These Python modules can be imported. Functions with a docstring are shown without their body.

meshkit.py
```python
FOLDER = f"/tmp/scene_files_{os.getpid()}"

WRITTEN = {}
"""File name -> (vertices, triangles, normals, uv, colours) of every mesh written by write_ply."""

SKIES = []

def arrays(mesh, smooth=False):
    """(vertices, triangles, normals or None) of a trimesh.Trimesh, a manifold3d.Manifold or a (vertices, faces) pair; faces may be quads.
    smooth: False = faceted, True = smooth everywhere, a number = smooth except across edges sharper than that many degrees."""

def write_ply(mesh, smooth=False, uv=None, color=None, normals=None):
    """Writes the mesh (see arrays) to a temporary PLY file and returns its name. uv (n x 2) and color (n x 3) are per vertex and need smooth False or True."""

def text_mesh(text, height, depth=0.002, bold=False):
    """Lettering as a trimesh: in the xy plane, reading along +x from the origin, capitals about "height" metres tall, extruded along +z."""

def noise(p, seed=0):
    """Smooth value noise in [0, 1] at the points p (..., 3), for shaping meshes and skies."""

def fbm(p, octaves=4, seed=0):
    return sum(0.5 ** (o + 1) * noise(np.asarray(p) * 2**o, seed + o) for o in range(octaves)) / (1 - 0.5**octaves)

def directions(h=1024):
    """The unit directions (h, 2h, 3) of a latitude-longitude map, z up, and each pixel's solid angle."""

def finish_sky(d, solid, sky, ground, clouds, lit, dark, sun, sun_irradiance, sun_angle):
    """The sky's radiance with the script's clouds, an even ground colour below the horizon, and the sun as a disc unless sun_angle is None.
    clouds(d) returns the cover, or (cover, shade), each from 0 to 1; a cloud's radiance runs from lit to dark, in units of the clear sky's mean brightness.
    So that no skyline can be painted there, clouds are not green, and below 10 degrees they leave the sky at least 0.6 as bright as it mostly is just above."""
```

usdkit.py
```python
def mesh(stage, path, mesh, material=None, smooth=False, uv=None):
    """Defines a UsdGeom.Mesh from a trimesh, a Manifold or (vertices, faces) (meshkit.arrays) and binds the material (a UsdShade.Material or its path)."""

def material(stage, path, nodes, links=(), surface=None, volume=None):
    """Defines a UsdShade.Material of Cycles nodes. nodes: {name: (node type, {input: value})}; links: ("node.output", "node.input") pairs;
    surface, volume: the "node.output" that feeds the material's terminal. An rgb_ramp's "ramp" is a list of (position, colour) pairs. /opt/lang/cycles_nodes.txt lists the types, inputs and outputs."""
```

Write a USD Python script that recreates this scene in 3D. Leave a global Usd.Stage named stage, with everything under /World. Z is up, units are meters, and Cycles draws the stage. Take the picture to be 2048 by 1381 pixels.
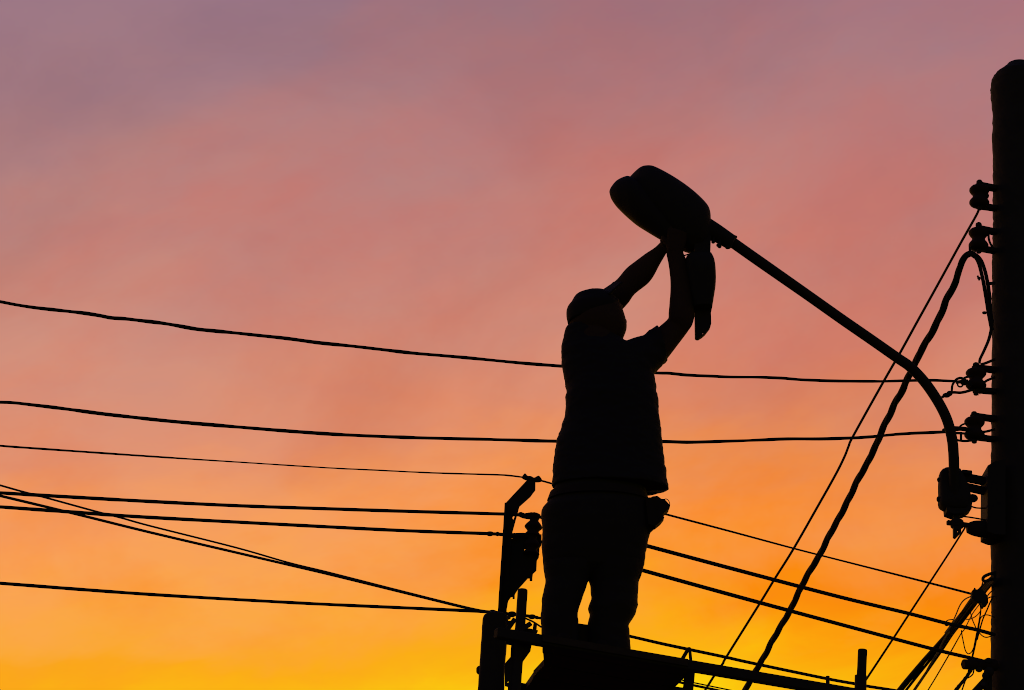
import math, random
import numpy as np, trimesh, manifold3d as m3
import usdkit, meshkit
from shapely.geometry import Polygon
from pxr import Usd, UsdGeom, UsdLux, UsdShade, Sdf, Gf, Vt

stage = Usd.Stage.CreateInMemory()
UsdGeom.SetStageUpAxis(stage, UsdGeom.Tokens.z)
UsdGeom.SetStageMetersPerUnit(stage, 1.0)
UsdGeom.Xform.Define(stage, '/World')
UsdGeom.Scope.Define(stage, '/World/Looks')

# ------------------------------------------------------------------ camera
F = 5268.0                                   # focal length in pixels of a 2048 wide picture
PITCH, ROLL = math.radians(22.0), math.radians(3.5)
CAM = np.array([0.0, 0.0, 1.6])
FWD = np.array([0, math.cos(PITCH), math.sin(PITCH)])
_r0, _u0 = np.array([1.0, 0, 0]), np.array([0, -math.sin(PITCH), math.cos(PITCH)])
RIGHT = math.cos(ROLL) * _r0 + math.sin(ROLL) * _u0
UP = -math.sin(ROLL) * _r0 + math.cos(ROLL) * _u0
cam = UsdGeom.Camera.Define(stage, '/World/camera')
cam.CreateHorizontalApertureAttr(36.0)
cam.CreateVerticalApertureAttr(36.0 * 690 / 1024)
cam.CreateFocalLengthAttr(36.0 * F / 2048)
cam.CreateClippingRangeAttr(Gf.Vec2f(0.1, 20000))
cam.CreateExposureAttr(0.0)
M = Gf.Matrix4d(*[float(v) for row in ((*RIGHT, 0), (*UP, 0), (*(-FWD), 0), (*CAM, 1)) for v in row])
cam.AddTransformOp().Set(M)

# ------------------------------------------------------------------ sky and sun
SUN_AZ, SUN_EL = math.radians(4.0), math.radians(2.0)        # the sun is setting behind the platform, low on the horizon
sun_dir = np.array([math.sin(SUN_AZ) * math.cos(SUN_EL), math.cos(SUN_AZ) * math.cos(SUN_EL), math.sin(SUN_EL)])


def lin(r, g, b):
    f = lambda c: c / 12.92 if c <= 0.04045 else ((c + 0.055) / 1.055) ** 2.4
    return (f(r / 255), f(g / 255), f(b / 255))


STR = 0.06                                   # strength of the dusk sky
K = 1.0 / STR


def scaled(c, k=1.0):
    return tuple(x * k * K for x in c)


sky_n = {
    'tc': ('texture_coordinate', {}),
    'sep': ('separate_xyz', {}),
    'sky': ('sky_texture', {'sky_type': 'single_scattering', 'sun_disc': False, 'sun_elevation': SUN_EL, 'sun_rotation': SUN_AZ, 'aerosol_density': 1.5}),
    # streak coordinates: clouds drawn out along a line rising to the right
    'u1': ('math', {'math_type': 'multiply', 'value2': math.cos(0.26)}), 'u2': ('math', {'math_type': 'multiply_add', 'value2': math.sin(0.26)}),
    'v1': ('math', {'math_type': 'multiply', 'value2': -math.sin(0.26)}), 'v2': ('math', {'math_type': 'multiply_add', 'value2': math.cos(0.26)}),
    'us': ('math', {'math_type': 'multiply', 'value2': 5.0}), 'vs': ('math', {'math_type': 'multiply', 'value2': 14.0}),
    'ys': ('math', {'math_type': 'multiply', 'value2': 4.0}),
    'cv': ('combine_xyz', {}),
    'n1': ('noise_texture', {'dimensions': '4D', 'w': 34.4, 'scale': 0.9, 'detail': 4.0, 'roughness': 0.5, 'distortion': 0.5}),
    'n2': ('noise_texture', {'dimensions': '4D', 'w': 23.8, 'scale': 2.4, 'detail': 6.0, 'roughness': 0.58, 'distortion': 0.6}),
    'n3': ('noise_texture', {'dimensions': '4D', 'w': 27.9, 'scale': 0.75, 'detail': 6.0, 'roughness': 0.56, 'distortion': 0.8}),
    'pu': ('math', {'math_type': 'multiply', 'value2': 7.0}), 'pv': ('math', {'math_type': 'multiply', 'value2': 11.0}), 'cp': ('combine_xyz', {}),
    'n4': ('noise_texture', {'dimensions': '4D', 'w': 50.1, 'scale': 1.1, 'detail': 7.0, 'roughness': 0.6, 'distortion': 0.5}),
    'n34': ('mix_float', {'fac': 0.55}),
    'n5': ('noise_texture', {'dimensions': '4D', 'w': 6.2, 'scale': 0.8, 'detail': 7.0, 'roughness': 0.58, 'distortion': 0.7}),
    'mott': ('rgb_ramp', {'ramp': [(0.0, (0.74, 0.66, 0.68)), (0.38, (0.84, 0.77, 0.78)), (0.52, (1.0, 0.98, 0.98)), (0.66, (1.05, 1.06, 1.05)), (1.0, (1.08, 1.1, 1.08))]}),
    'mm': ('mix_color', {'blend_type': 'multiply', }),
    'mf': ('map_range', {'from_min': 0.28, 'from_max': 0.36, 'to_min': 0.12, 'to_max': 0.45, 'clamp': True}),
    'n1c': ('math', {'math_type': 'subtract', 'value2': 0.5}), 'n2c': ('math', {'math_type': 'subtract', 'value2': 0.5}),
    'h1': ('math', {'math_type': 'multiply_add', 'value2': 0.075}),
    'h2': ('math', {'math_type': 'multiply_add', 'value2': 0.05}),
    'xs': ('math', {'math_type': 'subtract', 'value2': 0.06}), 'xa': ('math', {'math_type': 'absolute'}), 'hx': ('math', {'math_type': 'multiply_add', 'value2': 0.115}), 'hc': ('math', {'math_type': 'add', 'value2': -0.008}),
    # colours of the open, saturated sky and of the paler cloud veil, by height
    'ramp': ('rgb_ramp', {'ramp': [
        (0.00, lin(225, 120, 30)), (0.12, lin(255, 180, 0)), (0.20, lin(255, 224, 0)), (0.246, lin(255, 218, 0)), (0.261, lin(255, 190, 0)), (0.279, lin(255, 160, 0)), (0.292, lin(255, 141, 0)), (0.310, lin(254, 140, 36)),
        (0.326, lin(243, 138, 66)), (0.345, lin(229, 131, 88)), (0.38, lin(215, 128, 107)), (0.43, lin(198, 121, 113)),
        (0.485, lin(177, 119, 123)), (0.56, lin(146, 108, 136)), (0.70, lin(96, 88, 125)), (1.0, lin(60, 64, 104))]}),
    'pale': ('rgb_ramp', {'ramp': [
        (0.00, lin(225, 130, 50)), (0.12, lin(255, 180, 20)), (0.235, lin(255, 176, 0)), (0.266, lin(255, 168, 24)), (0.276, lin(255, 172, 60)), (0.292, lin(255, 168, 78)), (0.315, lin(249, 160, 95)),
        (0.345, lin(228, 148, 114)), (0.38, lin(211, 145, 126)), (0.43, lin(188, 134, 129)),
        (0.485, lin(162, 123, 134)), (0.56, lin(134, 108, 138)), (0.70, lin(92, 88, 126)), (1.0, lin(58, 64, 106))]}),
    'bias': ('math', {'math_type': 'multiply_add', 'value2': -0.45}),
    'amt': ('map_range', {'from_min': 0.40, 'from_max': 0.58, 'to_min': 0.0, 'to_max': 1.0, 'clamp': True}),
    'veil': ('mix_color', {'blend_type': 'mix'}),
    # the east, away from the sunset, is dimmer and bluer
    'dusk': ('rgb_ramp', {'ramp': [(0.0, (0.12, 0.22, 0.46)), (0.45, (0.14, 0.23, 0.44)), (0.65, (0.28, 0.33, 0.44)), (0.80, (0.7, 0.7, 0.7)), (0.90, (1, 1, 1)), (1.0, (1, 1, 1))]}),
    'az': ('map_range', {'from_min': -1.0, 'from_max': 1.0, 'to_min': 0.0, 'to_max': 1.0, 'clamp': True}),
    'dark': ('mix_color', {'blend_type': 'multiply', 'fac': 1.0}),
    'gain': ('mix_color', {'blend_type': 'multiply', 'fac': 1.0, 'b': (K, K, K)}),
    'cover': ('mix_color', {'blend_type': 'mix', 'fac': 0.97}),
    'bg': ('background_shader', {'strength': STR}),
}
sky_l = [('tc.generated', 'sep.vector'),
         ('sep.x', 'u1.value1'), ('sep.z', 'u2.value1'), ('u1.value', 'u2.value3'),
         ('sep.x', 'v1.value1'), ('sep.z', 'v2.value1'), ('v1.value', 'v2.value3'),
         ('u2.value', 'us.value1'), ('v2.value', 'vs.value1'), ('sep.y', 'ys.value1'),
         ('us.value', 'cv.x'), ('vs.value', 'cv.y'), ('ys.value', 'cv.z'),
         ('cv.vector', 'n1.vector'), ('cv.vector', 'n2.vector'), ('n1.fac', 'n1c.value1'), ('n2.fac', 'n2c.value1'),
         ('n1c.value', 'h1.value1'), ('sep.z', 'h1.value3'), ('n2c.value', 'h2.value1'), ('h1.value', 'h2.value3'),
         ('sep.x', 'xs.value1'), ('xs.value', 'xa.value1'), ('xa.value', 'hx.value1'), ('h2.value', 'hx.value3'), ('hx.value', 'hc.value1'), ('hc.value', 'ramp.fac'),
         ('hc.value', 'pale.fac'), ('cv.vector', 'n3.vector'), ('sep.x', 'bias.value1'), ('u2.value', 'pu.value1'), ('v2.value', 'pv.value1'), ('pu.value', 'cp.x'), ('pv.value', 'cp.y'), ('cp.vector', 'n4.vector'), ('n3.fac', 'n34.a'), ('n4.fac', 'n34.b'), ('n34.result', 'bias.value3'),
         ('ramp.color', 'veil.a'), ('pale.color', 'veil.b'), ('bias.value', 'amt.value'), ('amt.result', 'veil.fac'),
         ('sep.y', 'az.value'), ('az.result', 'dusk.fac'),
         ('cp.vector', 'n5.vector'), ('n5.fac', 'mott.fac'), ('veil.result', 'mm.a'), ('mott.color', 'mm.b'), ('hc.value', 'mf.value'), ('mf.result', 'mm.fac'), ('mm.result', 'dark.a'), ('dusk.color', 'dark.b'), ('dark.result', 'gain.a'),
         ('sky.color', 'cover.a'), ('gain.result', 'cover.b'), ('cover.result', 'bg.color')]
sky_mat = usdkit.material(stage, '/World/Looks/sky_look', sky_n, sky_l, surface='bg.background')
dome = UsdLux.DomeLight.Define(stage, '/World/sky')
UsdShade.MaterialBindingAPI.Apply(dome.GetPrim()).Bind(sky_mat)
dome.GetPrim().SetCustomDataByKey('kind', 'structure')

sun = UsdLux.DistantLight.Define(stage, '/World/sun')
sun.CreateNormalizeAttr(True); sun.CreateIntensityAttr(0.04); sun.CreateAngleAttr(4.0); sun.CreateColorAttr(Gf.Vec3f(1.0, 0.62, 0.30))
zax = sun_dir; xax = np.cross([0, 0, 1], zax); xax /= np.linalg.norm(xax); yax = np.cross(zax, xax)
sun.AddTransformOp().Set(Gf.Matrix4d(*[float(v) for row in ((*xax, 0), (*yax, 0), (*zax, 0), (0, 0, 0, 1)) for v in row]))


# ------------------------------------------------------------------ materials
def surf(name, c1, c2, scale=20.0, rough=0.85, spec=0.05, bump=0.15, stretch=(1, 1, 1)):
    return usdkit.material(stage, f'/World/Looks/{name}', {
        'tc': ('texture_coordinate', {}), 'mp': ('mapping', {'scale': stretch}),
        'n': ('noise_texture', {'scale': scale, 'detail': 5.0, 'roughness': 0.6}),
        'm': ('mix_color', {'blend_type': 'mix', 'a': c1, 'b': c2}),
        'b': ('bump', {'strength': bump, 'distance': 0.004}),
        'p': ('principled_bsdf', {'roughness': rough, 'specular_ior_level': spec})},
        [('tc.object', 'mp.vector'), ('mp.vector', 'n.vector'), ('n.fac', 'm.fac'), ('m.result', 'p.base_color'), ('n.fac', 'b.height'), ('b.normal', 'p.normal')], surface='p.BSDF')


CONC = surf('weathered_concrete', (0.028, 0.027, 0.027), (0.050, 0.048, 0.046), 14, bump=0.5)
STEEL = surf('dull_galvanised_steel', (0.024, 0.024, 0.026), (0.040, 0.040, 0.041), 40)
LAMPM = surf('grey_lamp_paint', (0.024, 0.024, 0.026), (0.036, 0.036, 0.038), 25)
LENS = surf('smoked_lamp_bowl', (0.022, 0.022, 0.024), (0.032, 0.032, 0.034), 10, rough=0.6)
CABLE = surf('black_cable_sheath', (0.018, 0.018, 0.019), (0.030, 0.030, 0.030), 30)
PORC = surf('brown_porcelain', (0.030, 0.020, 0.018), (0.042, 0.028, 0.024), 15, rough=0.7)
WOOD = surf('old_plank_wood', (0.030, 0.025, 0.021), (0.055, 0.045, 0.036), 6, bump=0.4, stretch=(1, 8, 8))
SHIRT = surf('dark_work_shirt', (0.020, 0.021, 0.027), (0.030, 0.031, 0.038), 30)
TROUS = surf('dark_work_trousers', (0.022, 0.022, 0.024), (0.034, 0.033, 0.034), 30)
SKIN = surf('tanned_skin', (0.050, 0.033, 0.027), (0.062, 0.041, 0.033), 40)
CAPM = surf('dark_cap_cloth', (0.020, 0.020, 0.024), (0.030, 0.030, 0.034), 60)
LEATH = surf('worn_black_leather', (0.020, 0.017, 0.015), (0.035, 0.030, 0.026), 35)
GRND = surf('dry_ground', (0.050, 0.045, 0.030), (0.085, 0.070, 0.050), 0.6)

# ------------------------------------------------------------------ helpers
used = {}


def numbered(parent, name):
    k = used.get((parent, name), 0); used[(parent, name)] = k + 1
    return f'{parent}/{name}' if k == 0 else f'{parent}/{name}_{k:03d}'


def ray(px, py):
    return FWD + RIGHT * (px - 1024) / F - UP * (py - 690.5) / F


def P(px, py, Y):
    d = ray(px, py)
    return CAM + d * (Y / d[1])


def PZ(px, py, Z):
    d = ray(px, py)
    return CAM + d * ((Z - CAM[2]) / d[2])


def mm(p):
    """metres covered by one pixel of the 2048 picture at the point p"""
    return float((np.asarray(p) - CAM) @ FWD) / F


def TM(x):
    return trimesh.Trimesh(*meshkit.arrays(x)[:2], process=False)


def cat(*ms):
    return trimesh.util.concatenate([TM(m) for m in ms])


def man(m):
    m = TM(m)
    return m3.Manifold(m3.Mesh(np.asarray(m.vertices, np.float32), np.asarray(m.faces, np.uint32)))


def spline(pts, n=8):
    p = np.asarray(pts, float)
    if len(p) < 3:
        return np.array([p[0] + (p[-1] - p[0]) * t for t in np.linspace(0, 1, n + 1)])
    q = np.vstack([2 * p[0] - p[1], p, 2 * p[-1] - p[-2]])
    out = []
    for i in range(1, len(q) - 2):
        a, b, c, d = q[i - 1], q[i], q[i + 1], q[i + 2]
        for t in np.linspace(0, 1, n, endpoint=False):
            out.append(0.5 * (2 * b + (c - a) * t + (2 * a - 5 * b + 4 * c - d) * t * t + (3 * b - a - 3 * c + d) * t ** 3))
    out.append(p[-1])
    return np.array(out)


def rings(rows):
    """closed surface through rings of equal vertex count"""
    n = len(rows[0]); v = np.vstack(rows + [np.mean(rows[0], 0)[None], np.mean(rows[-1], 0)[None]])
    f = []
    for i in range(len(rows) - 1):
        for j in range(n):
            a, b, c, d = i * n + j, i * n + (j + 1) % n, (i + 1) * n + (j + 1) % n, (i + 1) * n + j
            f += [(a, b, c), (a, c, d)]
    s, e, l = len(v) - 2, len(v) - 1, (len(rows) - 1) * n
    for j in range(n):
        f += [(s, (j + 1) % n, j), (e, l + j, l + (j + 1) % n)]
    m = trimesh.Trimesh(v, np.array(f), process=False)
    if m.volume < 0:
        m.invert()
    return m


def tube3(p, r, sides=10):
    p = np.asarray(p, float); r = np.broadcast_to(r, len(p))
    t = np.gradient(p, axis=0); t /= np.linalg.norm(t, axis=1, keepdims=True) + 1e-12
    a = np.cross(t[0], [0, 1, 0.3]); a /= np.linalg.norm(a)
    ang = np.arange(sides) * 2 * math.pi / sides
    rows = []
    for i in range(len(p)):
        a = a - t[i] * (a @ t[i]); a /= np.linalg.norm(a); b = np.cross(t[i], a)
        rows.append(p[i] + r[i] * (np.cos(ang)[:, None] * a + np.sin(ang)[:, None] * b))
    return rings(rows)


def run(pts, Y, w, n=6, sides=10, rough=0.0, seed=0):
    """a wire or pipe through picture points; Y and w (width in picture pixels) may run from first to last"""
    q = spline([tuple(p) for p in pts], n)
    s = np.r_[0, np.cumsum(np.linalg.norm(np.diff(q, axis=0), axis=1))]; s /= s[-1]
    Ys = np.interp(s, np.linspace(0, 1, len(np.atleast_1d(Y))), np.atleast_1d(Y))
    ws = np.interp(s, np.linspace(0, 1, len(np.atleast_1d(w))), np.atleast_1d(w))
    p = np.array([P(x, y, yy) for (x, y), yy in zip(q, Ys)])
    r = np.array([mm(a) * b / 2 for a, b in zip(p, ws)])
    if rough:
        r = r * (1 + rough * (meshkit.noise(np.c_[s * 60, s * 0, s * 0 + seed]) - 0.5))
    return tube3(p, r, sides)


def loft(L, R, Y, ratio=0.7, sides=28, power=1.0, n=None, depth=None, round_ends=(0, 0)):
    """a solid whose cross sections are ellipses from the picture points L to R at the distance Y"""
    L, R = np.asarray(L, float), np.asarray(R, float)
    N = max(len(L), len(R)) if n is None else n

    def res(A):
        if len(A) == N and n is None:
            return A
        return np.c_[np.interp(np.linspace(0, 1, N), np.linspace(0, 1, len(A)), A[:, 0]), np.interp(np.linspace(0, 1, N), np.linspace(0, 1, len(A)), A[:, 1])]
    L, R = res(L), res(R)
    L, R = spline(L, 3), spline(R, 3); N = len(L)
    Ys = np.interp(np.linspace(0, 1, N), np.linspace(0, 1, len(np.atleast_1d(Y))), np.atleast_1d(Y))
    rt = np.interp(np.linspace(0, 1, N), np.linspace(0, 1, len(np.atleast_1d(ratio))), np.atleast_1d(ratio))
    ang = np.arange(sides) * 2 * math.pi / sides
    cx, sx = np.sign(np.cos(ang)) * np.abs(np.cos(ang)) ** power, np.sign(np.sin(ang)) * np.abs(np.sin(ang)) ** power
    rows = []
    for i in range(N):
        a, b = P(*L[i], Ys[i]), P(*R[i], Ys[i]); c, h = (a + b) / 2, (b - a) / 2
        d = np.array([0, 1.0, 0]) * (np.linalg.norm(h) * rt[i] if depth is None else depth)
        rows.append(c + cx[:, None] * h + sx[:, None] * d)

    def cap(k, k2, amount):
        c0, c1 = rows[k].mean(0), rows[k2].mean(0); t = c0 - c1; t /= np.linalg.norm(t) + 1e-9
        return [c0 + (rows[k] - c0) * math.cos(a) + t * amount * math.sin(a) for a in (0.5, 0.95, 1.3)]
    if round_ends[0]:
        rows = cap(0, 1, round_ends[0])[::-1] + rows
    if round_ends[1]:
        rows = rows + cap(-1, -2, round_ends[1])
    return rings(rows)


def edge_rows(left, right, ys):
    left, right = np.asarray(left, float), np.asarray(right, float)
    return [(np.interp(y, left[:, 1], left[:, 0]), y) for y in ys], [(np.interp(y, right[:, 1], right[:, 0]), y) for y in ys]


def frame_of(a, b, hint=(0, 1, 0)):
    t = (b - a) / (np.linalg.norm(b - a) + 1e-12); s = np.cross(t, hint); s /= np.linalg.norm(s) + 1e-12
    return t, s, np.cross(s, t)


def bar3(a, b, w, d, bev=0.12, hint=(0, 1, 0)):
    """a bar of section w (across) by d (along hint) with chamfered edges"""
    a, b = np.asarray(a, float), np.asarray(b, float)
    t, s, u = frame_of(a, b, hint); k = bev * min(w, d)
    sec = [(w / 2 - k, -d / 2), (w / 2, -d / 2 + k), (w / 2, d / 2 - k), (w / 2 - k, d / 2), (-w / 2 + k, d / 2), (-w / 2, d / 2 - k), (-w / 2, -d / 2 + k), (-w / 2 + k, -d / 2)]
    ring = lambda c, q: np.array([c + s * x * q + u * y * q for x, y in sec])
    e = min(k, np.linalg.norm(b - a) * 0.2)
    return rings([ring(a, 1 - 2 * k / max(w, d)), ring(a + t * e, 1), ring(b - t * e, 1), ring(b, 1 - 2 * k / max(w, d))])


def bar(p, q, Y0, Y1, w, d, **k):
    a, b = P(*p, Y0), P(*q, Y1)
    return bar3(a, b, w * mm((a + b) / 2), d, **k)


def lathe(p, q, prof, Y0, Y1=None, sides=20):
    """turned shape on the axis from picture point p to q; prof = (position 0..1, radius in pixels)"""
    a, b = P(*p, Y0), P(*q, Y1 if Y1 is not None else Y0)
    k = mm((a + b) / 2); pr = spline(prof, 3); pr[:, 1] = np.maximum(pr[:, 1], 0.15)
    t, s, u = frame_of(a, b); ang = np.arange(sides) * 2 * math.pi / sides
    return rings([a + (b - a) * z + r * k * (np.cos(ang)[:, None] * s + np.sin(ang)[:, None] * u) for z, r in pr])


def plate(poly, Y, th, holes=()):
    loc = lambda ps: [(P(x, y, Y)[0], P(x, y, Y)[2]) for x, y in ps]
    pg = Polygon(loc(poly), [loc(h) for h in holes]).buffer(0)
    m = trimesh.creation.extrude_polygon(pg, th, engine='earcut')
    v = np.asarray(m.vertices)
    m.vertices = np.c_[v[:, 0], Y + th / 2 - v[:, 2], v[:, 1]]
    if m.volume < 0:
        m.invert()
    return m


def blob(px, py, Y, rx, ry=None, ry_depth=None):
    c = P(px, py, Y); k = mm(c); ry = rx if ry is None else ry
    s = trimesh.creation.icosphere(2, 1.0); v = np.asarray(s.vertices)
    s.vertices = c + v[:, :1] * RIGHT * rx * k + v[:, 1:2] * UP * ry * k + v[:, 2:3] * FWD * (ry_depth or min(rx, ry)) * k
    return s


def circle(px, py, r, n=10):
    return [(px + r * math.cos(a), py + r * math.sin(a)) for a in np.linspace(0, 2 * math.pi, n, endpoint=False)]


def hull(pts):
    out = None
    for c, r in pts:
        s = m3.Manifold.sphere(r, 14).translate([float(x) for x in c]); out = s if out is None else out + s
    return out.hull()


def chain(pts):
    out = None
    for a, b in zip(pts[:-1], pts[1:]):
        h = hull([a, b]); out = h if out is None else out + h
    return out


class Thing:
    """an Xform at the thing's base whose children are its parts"""

    def __init__(self, name, label, category, base, group=None):
        self.path = numbered('/World', name); self.base = np.asarray(base, float)
        x = UsdGeom.Xform.Define(stage, self.path); x.AddTranslateOp().Set(Gf.Vec3d(*map(float, self.base)))
        tag(x.GetPrim(), label, category, group)

    def part(self, name, mesh, mat, parent=None, smooth=40, label=None):
        m = TM(mesh); m.vertices = np.asarray(m.vertices) - self.base
        path = numbered(parent or self.path, name)
        pr = usdkit.mesh(stage, path, m, mat, smooth=smooth)
        if label:
            pr.GetPrim().SetCustomDataByKey('label', label)
        return path


def tag(prim, label=None, category=None, group=None, kind=None):
    for k, v in (('label', label), ('category', category), ('group', group), ('kind', kind)):
        if v:
            prim.SetCustomDataByKey(k, v)


def single(name, mesh, mat, label, category, group=None, kind=None, smooth=40):
    m = TM(mesh); c = np.asarray(m.bounds).mean(0); c[2] = m.bounds[0][2]
    m.vertices = np.asarray(m.vertices) - c
    x = usdkit.mesh(stage, numbered('/World', name), m, mat, smooth=smooth)
    x.AddTranslateOp().Set(Gf.Vec3d(*map(float, c)))
    tag(x.GetPrim(), label, category, group, kind)
    return x


rng = np.random.default_rng(7)

# ------------------------------------------------------------------ ground
n = 40; rad = np.r_[0.01, np.geomspace(4, 4000, n)]; ang = np.arange(64) * 2 * math.pi / 64
gv = np.array([[r * math.cos(a), r * math.sin(a) + 10, 0] for r in rad for a in ang])
gv[:, 2] = 0.10 * (meshkit.fbm(gv * 0.15, 3, 2) - 0.5)
gf = [(i * 64 + j, i * 64 + (j + 1) % 64, (i + 1) * 64 + (j + 1) % 64, (i + 1) * 64 + j) for i in range(n) for j in range(64)]
g = usdkit.mesh(stage, '/World/ground', (gv, np.array(gf)[:, ::-1]), GRND, smooth=True)
tag(g.GetPrim(), 'flat dry ground below the poles and the platform', 'ground', kind='structure')

# ------------------------------------------------------------------ the big pole at the right
YP = 11.12
edge = np.array([(2026, 121.6), (2016.3, 126.3), (2008.7, 134.3), (1995.6, 146.3), (1990.2, 150), (1987, 156), (1983.2, 167), (1982.2, 180), (1983.7, 210), (1985.8, 228), (1985.2, 286), (1987.2, 330),
                 (1987, 369), (1986.5, 430), (1986, 500), (1984.5, 545), (1984.6, 570), (1985.2, 640), (1984.6, 700), (1984, 800), (1983.4, 880), (1983, 920), (1982.4, 945), (1982.6, 1080), (1983, 1150), (1983.4, 1250), (1982.4, 1330), (1982, 1420)])
cxp = 2037.0
ys = np.r_[np.linspace(122, 190, 26), np.linspace(196, 1420, 150)]
rows, sides = [], 56
ang = np.arange(sides) * 2 * math.pi / sides
for y in ys:
    xl = np.interp(y, edge[:, 1], edge[:, 0]); c = P(cxp, y, YP); r = (cxp - xl) * mm(c)
    c = c - np.array([0, 0, 3.0 * mm(c) * max(0, 1 - (y - 122) / 60)])
    ring = np.array([c[0] + 0 * ang + r * np.cos(ang), c[1] + r * np.sin(ang), 0 * ang + c[2]]).T
    nz = meshkit.fbm(ring * np.array([60, 60, 46.0]), 4, 5)[:, None] - 0.5
    ring[:, :2] += (ring[:, :2] - c[:2]) / max(r, 1e-4) * nz * min(0.014, r * 0.2)
    rows.append(ring)
last = rows[-1]
for z in np.linspace(last[0, 2] - 0.3, -0.4, 10):
    q = last.copy(); q[:, 2] = z; k = 1 + 0.012 * (last[0, 2] - z); q[:, :2] = last[:, :2].mean(0) + (last[:, :2] - last[:, :2].mean(0)) * k
    rows.append(q)
base = [*rows[-1][:, :2].mean(0), 0.0]
pole = Thing('utility_pole', 'thick rough-edged utility pole with rounded top at the right edge, carrying four insulators', 'utility pole', base)
pole.part('shaft', rings(rows), CONC, smooth=60)

SP = [(0, 3), (0.02, 12), (0.08, 17), (0.2, 19.5), (0.33, 17), (0.42, 13.5), (0.5, 12.5), (0.58, 13.5), (0.67, 17), (0.8, 19.5), (0.92, 17), (0.98, 12), (1, 3)]


def insulator_set(bx, top, bot, cx, s0, s1, tb0, tb1, bb0, bb1, wl=1.0, tilt=0):
    """clevis bracket (two arms and a bolt) holding a spool insulator; all in picture pixels, s0..s1 = spool top and bottom"""
    Y0, Y1 = 11.03, 11.10
    br = cat(bar((bx - 4, tb0), (1998, tb1), Y0, Y1, 10, 0.035), bar((bx - 3, bb0), (1998, bb1), Y0, Y1, 9, 0.035))
    p = pole.part('bracket', br, STEEL, smooth=30)
    pole.part('insulator', lathe((cx + tilt, s0), (cx - tilt, s1), [(z, r * wl) for z, r in SP], Y0), PORC, p)
    bolt = cat(run([(bx, top), (bx, bot)], Y0, 6, n=2), lathe((bx, top - 1), (bx, top + 6), [(0, 4), (0.3, 6), (1, 6.5)], Y0, sides=6), lathe((bx, bot - 6), (bx, bot), [(0, 5.5), (0.8, 5), (1, 3)], Y0, sides=6))
    pole.part('bolt', bolt, STEEL, p, smooth=25)


insulator_set(1959, 362, 420.5, 1958.5, 373, 414, 370, 379, 412, 418, 1.03)
insulator_set(1957.5, 447, 507, 1957, 458, 500, 457, 466, 496, 504, 1.02)
insulator_set(1952, 727, 791, 1952, 739, 779, 735, 742, 780, 784.5, 1.06)
insulator_set(1948.5, 825, 887, 1949, 836, 879, 832, 840, 874, 880.5, 1.06)
pole.part('wedge', cat(blob(1951, 375, 11.03, 8, 6), blob(1972, 392, 11.03, 6, 7)), STEEL)

# steel straps that hold the lamp arm to the pole
pole.part('strap_plate', plate([(1981.7, 935.7), (1968.8, 943.3), (1968, 1060), (1968, 1074), (1981.7, 1079.4), (2004, 1081), (2004, 930)], 11.03, 0.16), STEEL, smooth=30)

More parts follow.
